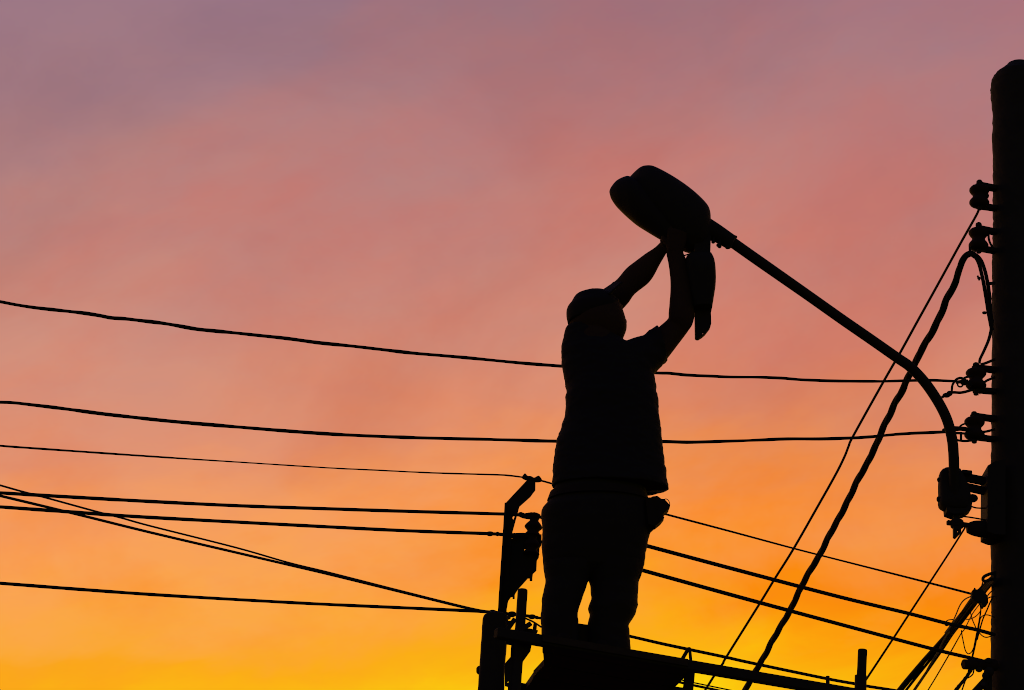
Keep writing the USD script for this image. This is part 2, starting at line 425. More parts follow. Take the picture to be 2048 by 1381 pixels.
# ------------------------------------------------------------------ street lamp on its curved arm
YL = 10.34
lamp = Thing('street_lamp', 'street lamp head on a long curved pipe arm clamped to the right pole', 'street lamp', P(1913, 1070, 11.0))
armp = [(1432, 461), (1455, 478), (1500, 510), (1560, 552), (1620, 594), (1685, 640), (1740, 678), (1795, 716.5), (1820, 734), (1848, 763), (1872, 797), (1889, 828), (1898.5, 854), (1905, 885), (1907.6, 920), (1908, 960), (1909, 985), (1911, 1024)]
arm_path = lamp.part('arm', run(armp, (YL, 10.98), (22, 22, 21, 21, 21, 21, 21, 20), n=6, sides=20), STEEL, smooth=60)
lamp.part('pipe_end', cat(run([(1911, 1016), (1913, 1040), (1914, 1056)], 10.98, 14, n=3, sides=16), plate([(1906.5, 1054), (1921, 1054), (1921, 1067), (1911, 1077), (1906.8, 1075)], 10.97, 0.03, holes=[[(1913, 1061), (1916.5, 1061), (1916, 1066), (1913, 1067)]])), STEEL, smooth=20)
up = [(1258, 356), (1269, 345.6), (1281, 337.4), (1293, 335.3), (1307, 338), (1331, 350), (1359, 367), (1383, 384), (1404, 402), (1416, 415.6), (1420.3, 428), (1421, 439)]
lo = [(1254, 378), (1258, 398), (1265, 415), (1276, 430), (1290, 445), (1312, 463), (1338, 482), (1358, 494), (1378, 503), (1398, 503), (1412, 497), (1420, 484)]
hs = lamp.part('housing', loft(up, lo, YL, (0.55, 0.85, 0.95, 0.95, 0.9, 0.8, 0.6), sides=36, round_ends=(0.01, 0.01)), LAMPM, smooth=60)
bu = [(1219, 382), (1222, 375), (1232, 363.5), (1246, 357), (1258, 356.5), (1278, 368), (1306, 392), (1334, 420), (1362, 450)]
bl = [(1219.2, 387), (1222.5, 397.5), (1232.3, 411), (1246, 424), (1258, 434), (1275, 448), (1296, 462), (1324, 479.5), (1345, 490)]
lamp.part('lens_bowl', loft(bu, bl, YL - 0.03, (0.5, 0.8, 0.95, 0.95, 0.8), sides=32, round_ends=(0.001, 0)), LENS, smooth=60)
col = lamp.part('collar', loft([(1418, 437.5), (1441, 452), (1465, 469), (1473, 474)], [(1410, 480), (1427, 482), (1455, 497), (1462, 495)], YL + 0.0, 0.95, sides=20), LAMPM, smooth=40)
lamp.part('clamp_bolt', cat(blob(1426.4, 484, YL - 0.02, 4.0), run([(1428, 474), (1426.4, 484)], YL - 0.02, 4.0, n=2)), STEEL, col)
lamp.part('clamp_bolt', cat(blob(1439, 493, YL - 0.02, 4.2), blob(1436, 491, YL - 0.02, 3.6), run([(1441, 480), (1439, 493)], YL - 0.02, 4.5, n=2)), STEEL, col)
lamp.part('clamp_bolt', blob(1470, 474.5, YL - 0.01, 4.5, 3.5), STEEL, col)
lamp.part('clamp_bolt', blob(1455, 495, YL - 0.02, 5, 4), STEEL, col)
lamp.part('hinge', cat(plate([(1387, 480), (1419, 480), (1419.4, 491), (1418.5, 513), (1415.5, 516.5), (1415.5, 524), (1387, 524)], YL, 0.10, holes=[circle(1416.3, 499, 1.4, 6)])), LAMPM, smooth=30)
cv = lamp.part('hanging_cover', loft([(1378, 519), (1369, 527), (1368, 545), (1374, 572), (1380, 600), (1386, 622)], [(1422.4, 518.5), (1427, 534), (1429.4, 558), (1429.1, 580), (1426, 602), (1423, 621)], YL + 0.03, (1.7, 1.9), sides=28, power=0.45), LAMPM, smooth=40)
lamp.part('cover_end', plate([(1389, 612), (1421, 612), (1421.8, 650), (1419.4, 657.4), (1410, 669.6), (1403, 675.5), (1396.6, 679.3), (1392.5, 679), (1390.2, 677)], YL + 0.03, 0.025, holes=[[(1405, 664.5), (1406.6, 665), (1406.4, 670.5), (1405, 671)]]), LAMPM, smooth=30)
lamp.part('lead_wire', run([(1366, 513), (1372, 510.5), (1380, 508), (1388, 503)], YL - 0.05, 2.6), CABLE)
# clamp at the foot of the arm
lamp.part('arm_clamp', cat(loft([(1889, 938), (1880, 945), (1877.3, 961), (1877.5, 993), (1878, 1012), (1889, 1021)], [(1921, 941), (1924, 948), (1930, 960), (1936, 975), (1941, 1000), (1938, 1022)], 10.99, 0.8, power=0.6), plate([(1889, 1012), (1891.2, 1028.5), (1905, 1033.8), (1928, 1031), (1939.9, 1023), (1941.4, 1006)], 10.99, 0.08),
                           blob(1877.5, 960, 10.98, 3.5, 5), blob(1877, 999, 10.98, 4, 6), blob(1890, 941, 10.98, 6, 4), blob(1945, 997, 11.0, 11, 8.5)), STEEL, smooth=35)
lamp.part('arm_bracket', cat(bar((1915, 952), (1984, 966), 10.99, 11.06, 17, 0.02), bar((1921, 946.5), (1940, 948), 10.99, 11.0, 7, 0.05)), STEEL, smooth=30)
lamp.part('arm_bracket', bar((1915, 970.5), (1984, 986), 10.99, 11.06, 16, 0.02), STEEL, smooth=30)
lamp.part('lower_clamp', cat(lathe((1914, 1040), (1914, 1057), [(0, 10), (0.2, 13), (0.8, 13), (1, 10)], 10.98), bar((1894, 1045.5), (1935, 1051), 10.98, 11.0, 9, 0.02),
                             loft([(1933, 1048), (1942, 1044), (1952, 1042), (1970, 1042)], [(1934, 1066), (1942, 1070), (1952, 1073), (1972, 1077)], 11.02, 0.8, sides=20)), STEEL, smooth=35)
lamp.part('lead_wire', run([(1938, 1011), (1946, 1014.5), (1955, 1016.5), (1975, 1017)], 11.0, 3), CABLE)
lamp.part('lead_wire', run([(1925, 1033), (1946, 1036), (1975, 1041)], 11.0, 3), CABLE)

# ------------------------------------------------------------------ platform of steel tubes and planks
T = lambda x: 1296.5 + 0.1708 * (x - 1261)                 # upper edge of the front beam in the picture
ZB = P(1010, T(1010), 9.98)[2]                            # height of the beam's upper side
beam_a, beam_b = PZ(992, T(992) + 6, ZB), PZ(1722, T(1722) + 6, ZB)
dd = (beam_b - beam_a) / np.linalg.norm(beam_b - beam_a)   # direction of the beams
YTB, YPG = PZ(1378, T(1378) + 8, ZB)[1], PZ(1655, T(1655) + 8, ZB)[1]
plat = Thing('work_platform', 'steel platform with planks under the worker, reaching to the post at lower right', 'platform', [*(beam_a + (beam_b - beam_a) * .3)[:2], 0.0])


def beam(a, b, h=0.040, w=0.042):
    """a channel section: web and two flanges"""
    z = np.array([0, 0, 1.0]); s = np.cross(dd, z)
    a, b = a - z * h / 2, b - z * h / 2
    return bar3(a, b, w, h, bev=0.08, hint=(0, 0, 1))


plat.part('beam', beam(beam_a, beam_b), STEEL, smooth=25, label='long front beam that slants down to the right post')
fb0, fb1 = PZ(1024, 1365.5, ZB), PZ(1650, 1365.5 + 0.16 * 626, ZB)
plat.part('beam', beam(fb0, fb1), STEEL, smooth=25)


def plank(quad, th=0.028):
    c = np.array([PZ(x, y, ZB - 0.030) for x, y in quad])
    pg = Polygon(c[:, :2]).buffer(-0.003).buffer(0.003)
    m = trimesh.creation.extrude_polygon(pg, th, engine='earcut'); m.apply_translation([0, 0, ZB - 0.030]); return m


off = lambda x, o: (x, T(x) + o)
for q in ([off(1084.5, 16), off(1376, 16), off(1374, 37), off(1086, 37)],
          [off(1086, 38.5), off(1371.5, 38), off(1350, 63), off(1088.5, 63)],
          [off(1088, 64.5), off(1349, 64.5), off(1330, 92), off(1066, 92)],
          [off(1067, 93.5), off(1330, 93.5), off(1305, 124), off(1048, 124)],
          [off(1047, 125.5), off(1305, 125.5), off(1275, 160), off(1020, 160)]):
    plat.part('plank', plank(q), WOOD, smooth=25)


def tube_post(top, bot, Y, w, cap=True):
    a, b = P(*top, Y), P(*bot, Y); k = mm(a) * w / 2; b = b.copy(); g_ = np.array([b[0], b[1], 0.0])
    return tube3([a - (a - b) * 0.0, a + (b - a) * 0.005, a + (b - a) * 0.03, b, g_], [k * 0.78, k * 0.95, k, k, k], 16)


plat.part('post', tube_post((1045.5, 1179), (1030, 1400), 10.10, 20), STEEL, smooth=50, label='short upright tube beside the worker')
pr = PZ(1722, T(1722) + 6, ZB)
plat.part('post', tube_post((1725.3, 1299.5), (1720.5, 1400), pr[1], 18.5 * 1.0), STEEL, smooth=50)
plat.part('post_sleeve', cat(run([(1721.6, 1352), (1720.4, 1400)], pr[1], 24, n=3, sides=16)), STEEL, smooth=40)
pm = PZ(1378, T(1378) + 22, ZB)[1]
plat.part('post', cat(bar((1381.5, 1325), (1374, 1400), pm, pm, 20, 0.04)), STEEL, smooth=25)
plat.part('brace', plate([(1012, 1262), (1058, 1258), (1076, 1262), (1063.5, 1287), (1061, 1302), (1046, 1323), (1040.8, 1369), (1041, 1400), (1015, 1400), (1016, 1374), (1010, 1372), (1009, 1329), (1021, 1315), (1022.4, 1290), (1012, 1289)], 10.10, 0.012,
                        holes=[[(1014, 1367), (1016.6, 1362), (1016.6, 1367)]]), STEEL, smooth=20)
plat.part('tie_bar', cat(run([(1362, 1323), (1372, 1306), (1377, 1297)], YTB, 7.5), run([(1381.5, 1326), (1380.6, 1310), (1378.8, 1297.5)], YTB, 6), blob(1378.3, 1298, YTB, 4, 3.5)), STEEL)
plat.part('peg', run([(1655.5, 1353), (1655.7, 1368)], YPG, 7.5, n=3), STEEL)
plat.part('cross_piece', bar((1340, 1379), (1372, 1383), pm + .2, pm + .2, 9, 0.04), STEEL, smooth=25)
plat.part('strut', cat(bar((1068.5, 1268), (1070.5, 1248), 10.08, 10.08, 7.5, 0.01), run([(1048, 1236), (1066, 1244), (1083, 1255)], 10.08, 3.5)), STEEL)
plat.part('strut', cat(bar((1012, 1246), (1028, 1246), 10.08, 10.08, 7, 0.01), bar((1012, 1264), (1030, 1238), 10.08, 10.08, 9, 0.012), bar((1040, 1262), (1062, 1247), 10.08, 10.08, 9, 0.012)), STEEL)

# ------------------------------------------------------------------ short pole at the left with its bracket
YS = 10.74
sp = Thing('short_pole', 'square-topped utility pole rising just above the lower left of the platform', 'utility pole', [*P(985, 1381, YS)[:2], 0.0])
le = [(974, 1233), (965.6, 1241), (962, 1290), (959.2, 1330), (957, 1360), (955.5, 1381), (953, 1420)]
re_ = [(1012, 1232.5), (1016, 1241), (1014.8, 1270), (1011.5, 1310), (1010, 1330), (1008.5, 1381), (1006, 1420)]
L_, R_ = spline(le, 6), spline(re_, 6)
rows = []
pw = 0.4; ang = np.arange(40) * 2 * math.pi / 40 + 0.03
ca, sa = np.sign(np.cos(ang)) * np.abs(np.cos(ang)) ** pw, np.sign(np.sin(ang)) * np.abs(np.sin(ang)) ** pw
for a, b in zip(L_, R_):
    A, B = P(*a, YS), P(*b, YS); c, r = (A + B) / 2, (B[0] - A[0]) / 2
    ring = np.c_[c[0] + r * ca, c[1] + 0.055 * sa, c[2] + 0 * ang]
    ring[:, :2] += ((ring - c)[:, :2]) * 0.05 * (meshkit.fbm(ring * 40, 3, 4)[:, None] - 0.5); rows.append(ring)
rows.insert(0, rows[0] * [1, 1, 1] * 1.0 + (rows[0].mean(0) - rows[0]) * 0.25 + np.array([0, 0, 0.008]))
q = rows[-1].copy(); q[:, 2] = -0.4; rows.append(q)
sp.part('shaft', rings(rows), CONC, smooth=50)
sp.part('pole_cap', cat(blob(1000, 1236, YS, 22, 6, 22)), CONC)
sp.part('bolt', lathe((952.5, 1341), (962, 1341), [(0, 4), (0.3, 8), (0.7, 9.5), (1, 10)], YS, sides=12), STEEL)
arm_poly = [(1054, 961.5), (1009.2, 1009.5), (1008.3, 1031), (1006, 1066), (1001.5, 1130), (997.7, 1188.5), (994.5, 1245), (1013, 1245), (1013.4, 1218), (1016, 1203), (1018, 1150), (1022, 1090), (1025, 1064), (1035.7, 1025), (1038.7, 1013.5), (1060.8, 993.8), (1066, 986.5), (1070.5, 981), (1070.7, 962)]
ea = sp.part('extension_arm', cat(plate(arm_poly, 10.78, 0.012, holes=[[(1025, 1034), (1027.5, 1032), (1029.6, 1032.5), (1027, 1040.5), (1025.2, 1039)]]), plate([(1009.2, 1009.5), (1013, 1009.5), (999.5, 1235), (995.2, 1235)], 10.75, 0.05)), STEEL, smooth=20)
sp.part('clamp', cat(loft([(1043, 955.5), (1046, 951), (1050, 947.5), (1055, 952.5), (1062, 953), (1068, 956), (1074, 953), (1078, 952.5), (1082, 957)], [(1044, 957), (1048, 959.5), (1053, 961), (1060, 962), (1066, 964), (1070, 965), (1076, 965), (1082, 964), (1084.5, 962)], 10.78, 1.0, sides=14)), STEEL, ea)
sp.part('gusset_plate', plate([(1010, 1068), (1046, 1067), (1083, 1070), (1083, 1090), (1079, 1096), (1077.6, 1115), (1073.8, 1121), (1072.6, 1141.5), (1066, 1147.5), (1064.5, 1157), (1055.6, 1157), (1037, 1177.7), (1031, 1186.5), (1028, 1193), (1022, 1194.4), (1016.4, 1202), (1013.4, 1219), (1006, 1219)], 10.79, 0.012,
                            holes=[circle(1050.4, 1100.6, 2.4), circle(1024, 1077.6, 1.3, 6)]), STEEL, smooth=20)
sp.part('bolt', run([(1062, 1148), (1062, 1162)], 10.78, 5.2, n=2), STEEL)
sp.part('bolt', run([(1027.3, 1186), (1027.3, 1198)], 10.78, 4.4, n=2), STEEL)
PIN = [(0, 4), (0.03, 9), (0.12, 12), (0.25, 9.5), (0.35, 9), (0.5, 15), (0.62, 18), (0.72, 14), (0.82, 11.5), (0.92, 15), (1.0, 17)]
sp.part('insulator', lathe((1070, 1027), (1065, 1072), PIN, 10.77), PORC)
sp.part('insulator', lathe((1066, 1064), (1062, 1108), PIN, 10.77), PORC)
sp.part('tie_wire', cat(run([(1037, 1027), (1042, 1026.8), (1050, 1029), (1060, 1027.5), (1070, 1027.5), (1080, 1031.5)], 10.76, 4.5, rough=0.5), run([(1038, 1030.5), (1046, 1034), (1056, 1036), (1066, 1036.5)], 10.76, 6)), STEEL)
sp.part('tie_wire', run([(1022, 1069), (1035, 1070), (1050, 1070), (1066, 1075)], 10.76, 6, rough=0.4), STEEL)

# ------------------------------------------------------------------ wires


def wire(label, pts, Y, w, extra=(), group='power lines', name='power_line', **k):
    m = run(pts, Y, w, **k)
    return single(name, cat(m, *extra) if extra else m, CABLE, label, 'wire', group)


YW = 11.03
w1 = [(-60, 593), (0, 603.8), (32, 610), (67.5, 615.5), (100, 619.2), (135, 623), (170, 627), (200, 631.8), (222.5, 636.2), (250, 638), (282, 641.8), (320, 646.2), (350, 651), (392, 658.5), (425, 662), (462, 665.5), (512, 670.8), (574.5, 677.5), (637, 686), (699.5, 692.2), (762, 699.4), (824.5, 706.6), (887, 711.9), (949.5, 717.5), (1043, 726.6), (1123, 732.8), (1220, 740), (1309.5, 746.2), (1339, 747.1), (1373.5, 750.6), (1418, 752.6), (1462, 754.5), (1516, 755), (1563, 756.7), (1607, 760.2), (1680, 762.6), (1762, 763.2), (1814, 761.7), (1868, 761.2), (1909, 763), (1916, 764), (1936, 762)]
wire('uppermost black line crossing behind the man to the third insulator of the right pole', w1, YW, (7.2, 7, 6.5, 5.5, 5.5), n=4, rough=0.35)
w2 = [(-60, 803), (0, 805), (25, 805.8), (62.5, 810), (125, 817.5), (200, 827.5), (250, 833.2), (350, 843.8), (512, 857.5), (574.5, 862.5), (668, 869), (762, 873.4), (856, 876.6), (981, 879.4), (1059, 881.6), (1113.6, 883), (1220, 884.5), (1324, 883.6), (1373.5, 885), (1418, 884), (1496.6, 881.5), (1575, 878.3), (1640, 878.3), (1705, 876.4), (1748.6, 873.5), (1792, 869.2), (1835, 866.6), (1890, 864.2), (1912, 860), (1935, 859)]
wire('second line from the top, crossing behind the shirt to the fourth insulator at right', w2, YW, (7.2, 7, 6.5, 6, 6), n=4, rough=0.35)
w3 = [(-60, 888), (0, 892), (50, 895.8), (300, 913.2), (512, 927), (660, 936.4), (744, 940.4), (864, 946.2), (992, 950), (1018, 951.6), (1040, 954.2), (1060, 957.5)]
wire('thin line at the left that ends on the clamp atop the bent extension arm', w3, (11.1, 10.78), (4.6, 4, 2.6, 2.6, 3.4), rough=0.25)
wire('thin line from the clamp atop the bent arm, past the pouch, to the cable bundle', [(1060, 957.5), (1085, 962.5), (1105, 968), (1220, 999), (1330.5, 1028.7), (1460, 1063), (1587.7, 1097.4), (1680, 1121), (1857, 1166), (1942, 1188), (1950, 1190)], (10.78, 10.92, 11.05), (3.6, 4.2, 3.4, 4.6))
w4 = [(-60, 982), (0, 986.2), (150, 995), (300, 1003.4), (477, 1012), (660, 1018.2), (796, 1022.6), (1005, 1028.5), (1030, 1029.5), (1050, 1031.5), (1072, 1031)]
wire('upper of the two thick parallel lines at left, tied to the bent bracket', w4, (11.1, 10.76), (7.2, 6.6), rough=0.15)
w5 = [(-60, 1010.5), (0, 1014.3), (150, 1025), (300, 1035.3), (660, 1054.4), (822.5, 1062.4), (973.8, 1067.7), (1005, 1069.5), (1040, 1071), (1064, 1074)]
wire('lower of the two thick parallel lines at left, with a lumpy splice', w5, (11.1, 10.76), (7.2, 6.6), extra=[blob(980, 1068, 10.77, 8, 5), blob(995, 1068.5, 10.77, 5, 4.4)], rough=0.15)
wire('thin slanting line at the far left above its thicker twin', [(-60, 954), (0, 971), (44, 983.5), (94, 996.5), (190.4, 1023), (241.7, 1036), (300, 1052.3), (472.4, 1095.8), (576, 1125.5), (660, 1146), (807, 1183.5), (940, 1216.5), (990, 1225), (1010, 1228)], (11.2, 10.77), (4, 3.6, 3.4))
wire('thicker slanting line that runs down to the short pole below its thin twin', [(-60, 977), (0, 992), (95, 1014.8), (168.4, 1032.6), (300, 1065.2), (472.4, 1105.6), (576, 1129.8), (660, 1149.5), (807, 1185.5), (940, 1218), (990, 1227), (1010, 1230)], (11.1, 10.76), (5.6, 5.2, 5.4))
wire('lowest line at the left, ending on top of the short pole', [(-60, 1163.5), (0, 1167), (150, 1178.5), (300, 1189.3), (480, 1200), (640, 1208.6), (822.5, 1216.8), (953, 1222.8), (992, 1225.5), (1010, 1227.5), (1030, 1229.5), (1060, 1233), (1076, 1236)], (11.1, 10.77), (7, 6.2, 6.5), extra=[blob(985, 1225, 10.77, 9, 5), blob(1024, 1229, 10.77, 9, 6), blob(1064, 1234, 10.77, 8, 5)], rough=0.15)
wire('upper thick line on the right between the man and the right pole', [(1078, 1034), (1180, 1061.5), (1294.8, 1092.5), (1480, 1142), (1680, 1194.5), (1814, 1226.6), (1895, 1247.5), (1952, 1259.7), (1990, 1270)], (10.77, 11.05), (6.5, 8, 8, 7.4, 7.4))
wire('lower thick line on the right that ends at the spool of the right pole', [(1068, 1080), (1180, 1112), (1285.4, 1141.2), (1480, 1195), (1680, 1249), (1863, 1297.8), (1942, 1316.7), (1970, 1324)], (10.77, 11.05), (6.5, 8, 8, 7.4, 7.2))
wire('line running just above the front beam of the platform', [(1076, 1236), (1165, 1251.5), (1262, 1273.5), (1320, 1287), (1378.5, 1299.5), (1452, 1315), (1500, 1325.8), (1649.4, 1357), (1709.5, 1368), (1734.4, 1372.8), (1785.6, 1380.8), (1860, 1393)], (10.77, 11.0), (5, 6.4, 6.2, 5.8))
wire('very thin line low under the front beam', [(1300, 1346.5), (1365, 1361), (1386.7, 1365.7), (1458.5, 1380.4), (1540, 1397)], (11.9, 12.2), 2.6)
wire('thicker line low under the front beam', [(1300, 1351.5), (1365, 1366.3), (1386.7, 1371), (1432, 1380.4), (1520, 1399)], (11.9, 12.2), 5)
d1 = [(1958, 419), (1951, 434), (1920, 489), (1881.5, 559), (1848, 619.5), (1836.6, 640), (1800.8, 705), (1768, 762), (1707, 871.4), (1697.6, 892), (1690, 911.6), (1677, 938.7), (1660, 970), (1643, 1000), (1587.7, 1097), (1550.8, 1156), (1521, 1205), (1453.5, 1313), (1446, 1327), (1429, 1351), (1414.6, 1374), (1395, 1405)]
wire('thin cable slanting down from the topmost insulator of the right pole', d1, (11.03, 16.5), (5.0, 5.2, 5, 4.8, 4.8), group='cables falling away from the right pole', name='service_cable')
wire('thin cable slanting from the lower arm clamp down to the right post', [(1930, 1056), (1895.8, 1110), (1818, 1229), (1785.5, 1279), (1734.6, 1356), (1705, 1400)], (11.0, 12.2), (3.6, 4.2, 4.6), group='cables falling away from the right pole', name='service_cable')

# twisted service cable
d2 = [(1952, 513), (1945.5, 508.5), (1940, 508), (1932, 513), (1924, 524), (1918, 540), (1913, 560.7), (1902.6, 581.4), (1893, 600.3), (1885.7, 619), (1875.5, 643), (1861, 670), (1841.5, 703), (1829, 731), (1817, 753), (1807.3, 777), (1792, 803), (1779, 831), (1764, 861), (1756, 883), (1747, 901), (1734, 928), (1716.5, 958.7), (1699, 995.6), (1682, 1029), (1660, 1069), (1639.4, 1110.5), (1619.7, 1142.5), (1602.5, 1174.5), (1581, 1220), (1564.5, 1247.8), (1552.7, 1268.3), (1541, 1289), (1531.5, 1308.5), (1518, 1331), (1501, 1360.6), (1490.7, 1380.4), (1476, 1407)]
q = spline(d2, 8); s = np.r_[0, np.cumsum(np.linalg.norm(np.diff(q, axis=0), axis=1))]
u = s / s[-1]; Yc = 11.02 + 4.5 * u ** 1.3
cen = np.array([P(x, y, yy) for (x, y), yy in zip(q, Yc)]); kk = np.array([mm(c) for c in cen])
tc = Thing('twisted_cable', 'thick twisted cable hanging from the second insulator of the right pole past the lamp arm', 'cable', cen[-1])
pitch = np.interp(u, [0, 1], [150, 108]); ph = np.cumsum(np.r_[0, np.diff(s)] * 2 * math.pi / pitch)
tan = np.gradient(cen, axis=0); tan /= np.linalg.norm(tan, axis=1, keepdims=True)
sx = np.cross(tan, FWD); sx /= np.linalg.norm(sx, axis=1, keepdims=True); sy = np.cross(sx, tan)
for k in range(3):
    wpx = np.interp(u, [0, 0.15, 1], [8.0, 9.2, 8.2]); o = np.interp(u, [0, 0.02, 0.1, 1], [2.2, 2.6, 3.0, 2.0]) * kk
    a_ = ph + k * 2 * math.pi / 3
    tc.part('strand', tube3(cen + (np.cos(a_) * o * 1.12)[:, None] * sx + (np.sin(a_) * o * 0.8)[:, None] * sy, wpx / 2 * kk, 8), CABLE, smooth=60)
tc.part('tail', run([(1942, 509), (1950, 514), (1957, 526), (1962, 543), (1967, 566), (1973, 600), (1977, 625), (1980, 640), (1984, 660)], 11.02, (7, 7.5, 8.5)), CABLE)
tc.part('tail', run([(1943, 507), (1953, 511), (1962, 521), (1968, 536), (1973, 555), (1978, 585), (1980, 612), (1983, 648)], 11.03, (7, 7.5, 8.5)), CABLE)
tc.part('tail', run([(1984, 640), (1982.5, 660), (1977, 681), (1968, 702), (1960, 719), (1959, 727)], 11.02, (8, 6, 5.5)), CABLE)
tc.part('clip', cat(blob(1958, 557, 11.01, 3.6, 3), bar((1955, 552), (1959, 561), 11.01, 11.01, 3, .01)), STEEL)
tc.part('clip', blob(1969, 626, 11.01, 5, 3.2), STEEL)
tc.part('clip', bar((1972, 568.5), (1990, 566.5), 11.03, 11.03, 5.5, .01), STEEL)
tc.part('tie', bar((1940, 494), (1940.5, 510), 11.02, 11.02, 5, .01), STEEL)
tc.part('tie', run([(1951, 503), (1946, 509)], 11.02, 3, n=2), STEEL)

# short jumper wires at the right pole
jp = Thing('jumper_wires', 'short curled jumper wires around the third and fourth insulators beside the lamp arm', 'wire', P(1915, 890, 11.0))
J = lambda pts, w: jp.part('jumper', run(pts, 11.0, w), CABLE)
J([(1962, 729.5), (1972, 726.5), (1990, 719)], 5.5)
J([(1966, 769), (1973, 762), (1990, 755)], 5)
J([(1908.5, 764), (1904.5, 772), (1903.5, 784)], 4.6)
J([(1884, 795), (1893, 790), (1905, 785.5), (1924, 785.5), (1945, 780)], 5.6)
J([(1909, 763.5), (1914, 758.5), (1921, 756.5), (1929, 759), (1934, 765), (1942, 771)], 5)
J([(1924, 760), (1931, 755.5), (1938, 753.5), (1945, 752)], 4.6)
J([(1912, 765), (1924, 764), (1936, 766), (1944, 772)], 7)
J([(1966, 864.5), (1975, 863), (1990, 859)], 5)
J([(1908, 857), (1924, 858), (1945, 861)], 9)
J([(1918, 856), (1922, 851.5), (1928, 848.5), (1934, 848.5)], 3.6)
J([(1922, 865), (1922, 881)], 4.6)
J([(1908, 877), (1916, 881), (1930, 882.5), (1950, 881)], 4.6)
J([(1905, 866), (1920, 867), (1940, 868)], 5)
J([(1977, 470), (1978, 480), (1982, 490), (1988, 498)], 4.6)
J([(1954, 786), (1957, 791)], 1.4); J([(1957, 786), (1960.5, 789)], 1.4)
jp.part('ring', run([(1920.5 + 5.4 * math.cos(a), 768.8 + 5.4 * math.sin(a)) for a in np.linspace(0, 6.28, 14)], 10.99, 3.4), CABLE)
jp.part('tape_wrap', cat(blob(1893, 791, 11.0, 8, 5), blob(1899, 787.5, 11.0, 6, 5.5)), CABLE)
for b_ in ((1890, 860.5, 11.0, 6, 4), (1913, 856.5, 11.0, 5, 3.5), (1928, 764.5, 11.0, 8, 7)):
    jp.part('tape_wrap', blob(*b_), CABLE)

# bundle of telephone cables at the lower right
cb = Thing('cable_bundle', 'frayed bundle of thin telephone cables falling from the lower right pole to the bottom edge', 'cable bundle', P(1800, 1381, 13.0))
B = lambda pts, w, name='cable', Y=(11.0, 13.0): cb.part(name, run(pts, Y, w), CABLE)
B([(1990, 1150), (1975, 1163), (1945, 1196), (1920, 1232), (1898, 1262), (1872, 1292), (1846, 1321), (1812, 1361), (1796, 1381), (1776, 1405)], (6, 6, 6, 6.5, 6.5))
B([(1990, 1153), (1977, 1166), (1948, 1199), (1917, 1240), (1897, 1268), (1872, 1298), (1847, 1327), (1820, 1360), (1803, 1381), (1783, 1405)], (6, 6, 6, 6, 5))
B([(1990, 1158), (1978, 1170), (1951, 1203), (1920, 1243), (1893, 1280), (1868, 1311), (1841, 1344), (1812, 1381), (1793, 1405)], (6, 6, 6, 5.5, 5))
B([(1990, 1162), (1979, 1173), (1953, 1206), (1925, 1243), (1905, 1268), (1884, 1300), (1853, 1345), (1828.5, 1381), (1814, 1403)], (6, 6, 6, 5.4, 6))
B([(1990, 1155), (1960, 1186), (1935, 1216), (1908, 1253), (1880, 1285), (1858, 1313), (1833, 1346), (1806, 1379), (1788, 1403)], (5, 5, 5, 5.5, 4))
B([(1900, 1262), (1889, 1278), (1877, 1302), (1860, 1330), (1846, 1356), (1826, 1386), (1812, 1405)], (3.5, 3.5, 4))
B([(1962, 1205), (1945, 1228), (1930, 1257), (1922, 1268), (1905, 1298), (1890, 1324), (1870, 1358), (1856, 1381), (1845, 1402)], (2, 2, 2.6, 2.4, 2.4))
B([(1945, 1192), (1930, 1199), (1920, 1211), (1911, 1232), (1903, 1248), (1890, 1266)], 2.6, 'loose_strand')
B([(1941, 1200), (1926, 1220), (1910, 1240), (1895, 1262), (1872, 1290)], 1.8, 'loose_strand')
B([(1931, 1239), (1939.5, 1238.8), (1950.8, 1233.6), (1960, 1224), (1962.6, 1214.7), (1961, 1205)], 2.0, 'loose_strand', (11.0, 11.0))
B([(1941, 1226), (1945.2, 1241), (1952.7, 1258), (1956, 1266)], 2.2, 'loose_strand', (11.0, 11.0))
B([(1960, 1208), (1961.5, 1220), (1959.3, 1238.3), (1955.8, 1260), (1953, 1274), (1948.7, 1295.6), (1944, 1318)], (2.2, 3, 4.6, 4.6, 3.4), 'loose_strand', (11.0, 11.0))
B([(1986, 1195), (1980, 1206), (1974.4, 1219.5), (1966, 1238.3), (1959.5, 1260), (1954, 1280)], (3, 2.8, 3.2), 'loose_strand', (11.0, 11.0))
B([(1959, 1244), (1961, 1237), (1965, 1232.6), (1971.6, 1230.3), (1978, 1231), (1990, 1235)], 2.2, 'loose_strand', (11.0, 11.0))
B([(1957, 1264), (1964, 1271.6), (1971.7, 1275.2), (1980, 1273.4), (1990, 1268)], 2.2, 'loose_strand', (11.0, 11.0))
B([(1923, 1261), (1923.6, 1268.3), (1926.8, 1284.7), (1930, 1299), (1933.4, 1305.8), (1937.8, 1308), (1943.2, 1304.4), (1948, 1295)], 2.2, 'loose_strand', (11.0, 11.0))
B([(1906, 1239.5), (1897.3, 1240.4), (1891.9, 1243.7), (1889.7, 1248), (1891.3, 1251.3), (1895.1, 1251.5), (1899, 1249.5)], 2.0, 'loose_strand', (11.05, 11.05))
B([(1990, 1178), (1980, 1186), (1973, 1195)], 2.4, 'loose_strand', (11.0, 11.0))
B([(1990, 1193), (1980, 1195), (1972, 1199)], 2.4, 'loose_strand', (11.0, 11.0))
B([(1966, 1163), (1963, 1173), (1958, 1185)], 2.4, 'loose_strand', (11.0, 11.0))
cb.part('hook', run([(1992, 1145), (1978, 1149), (1968, 1154), (1966, 1160), (1970, 1163), (1980, 1160), (1992, 1156)], 11.02, 6.4), STEEL)
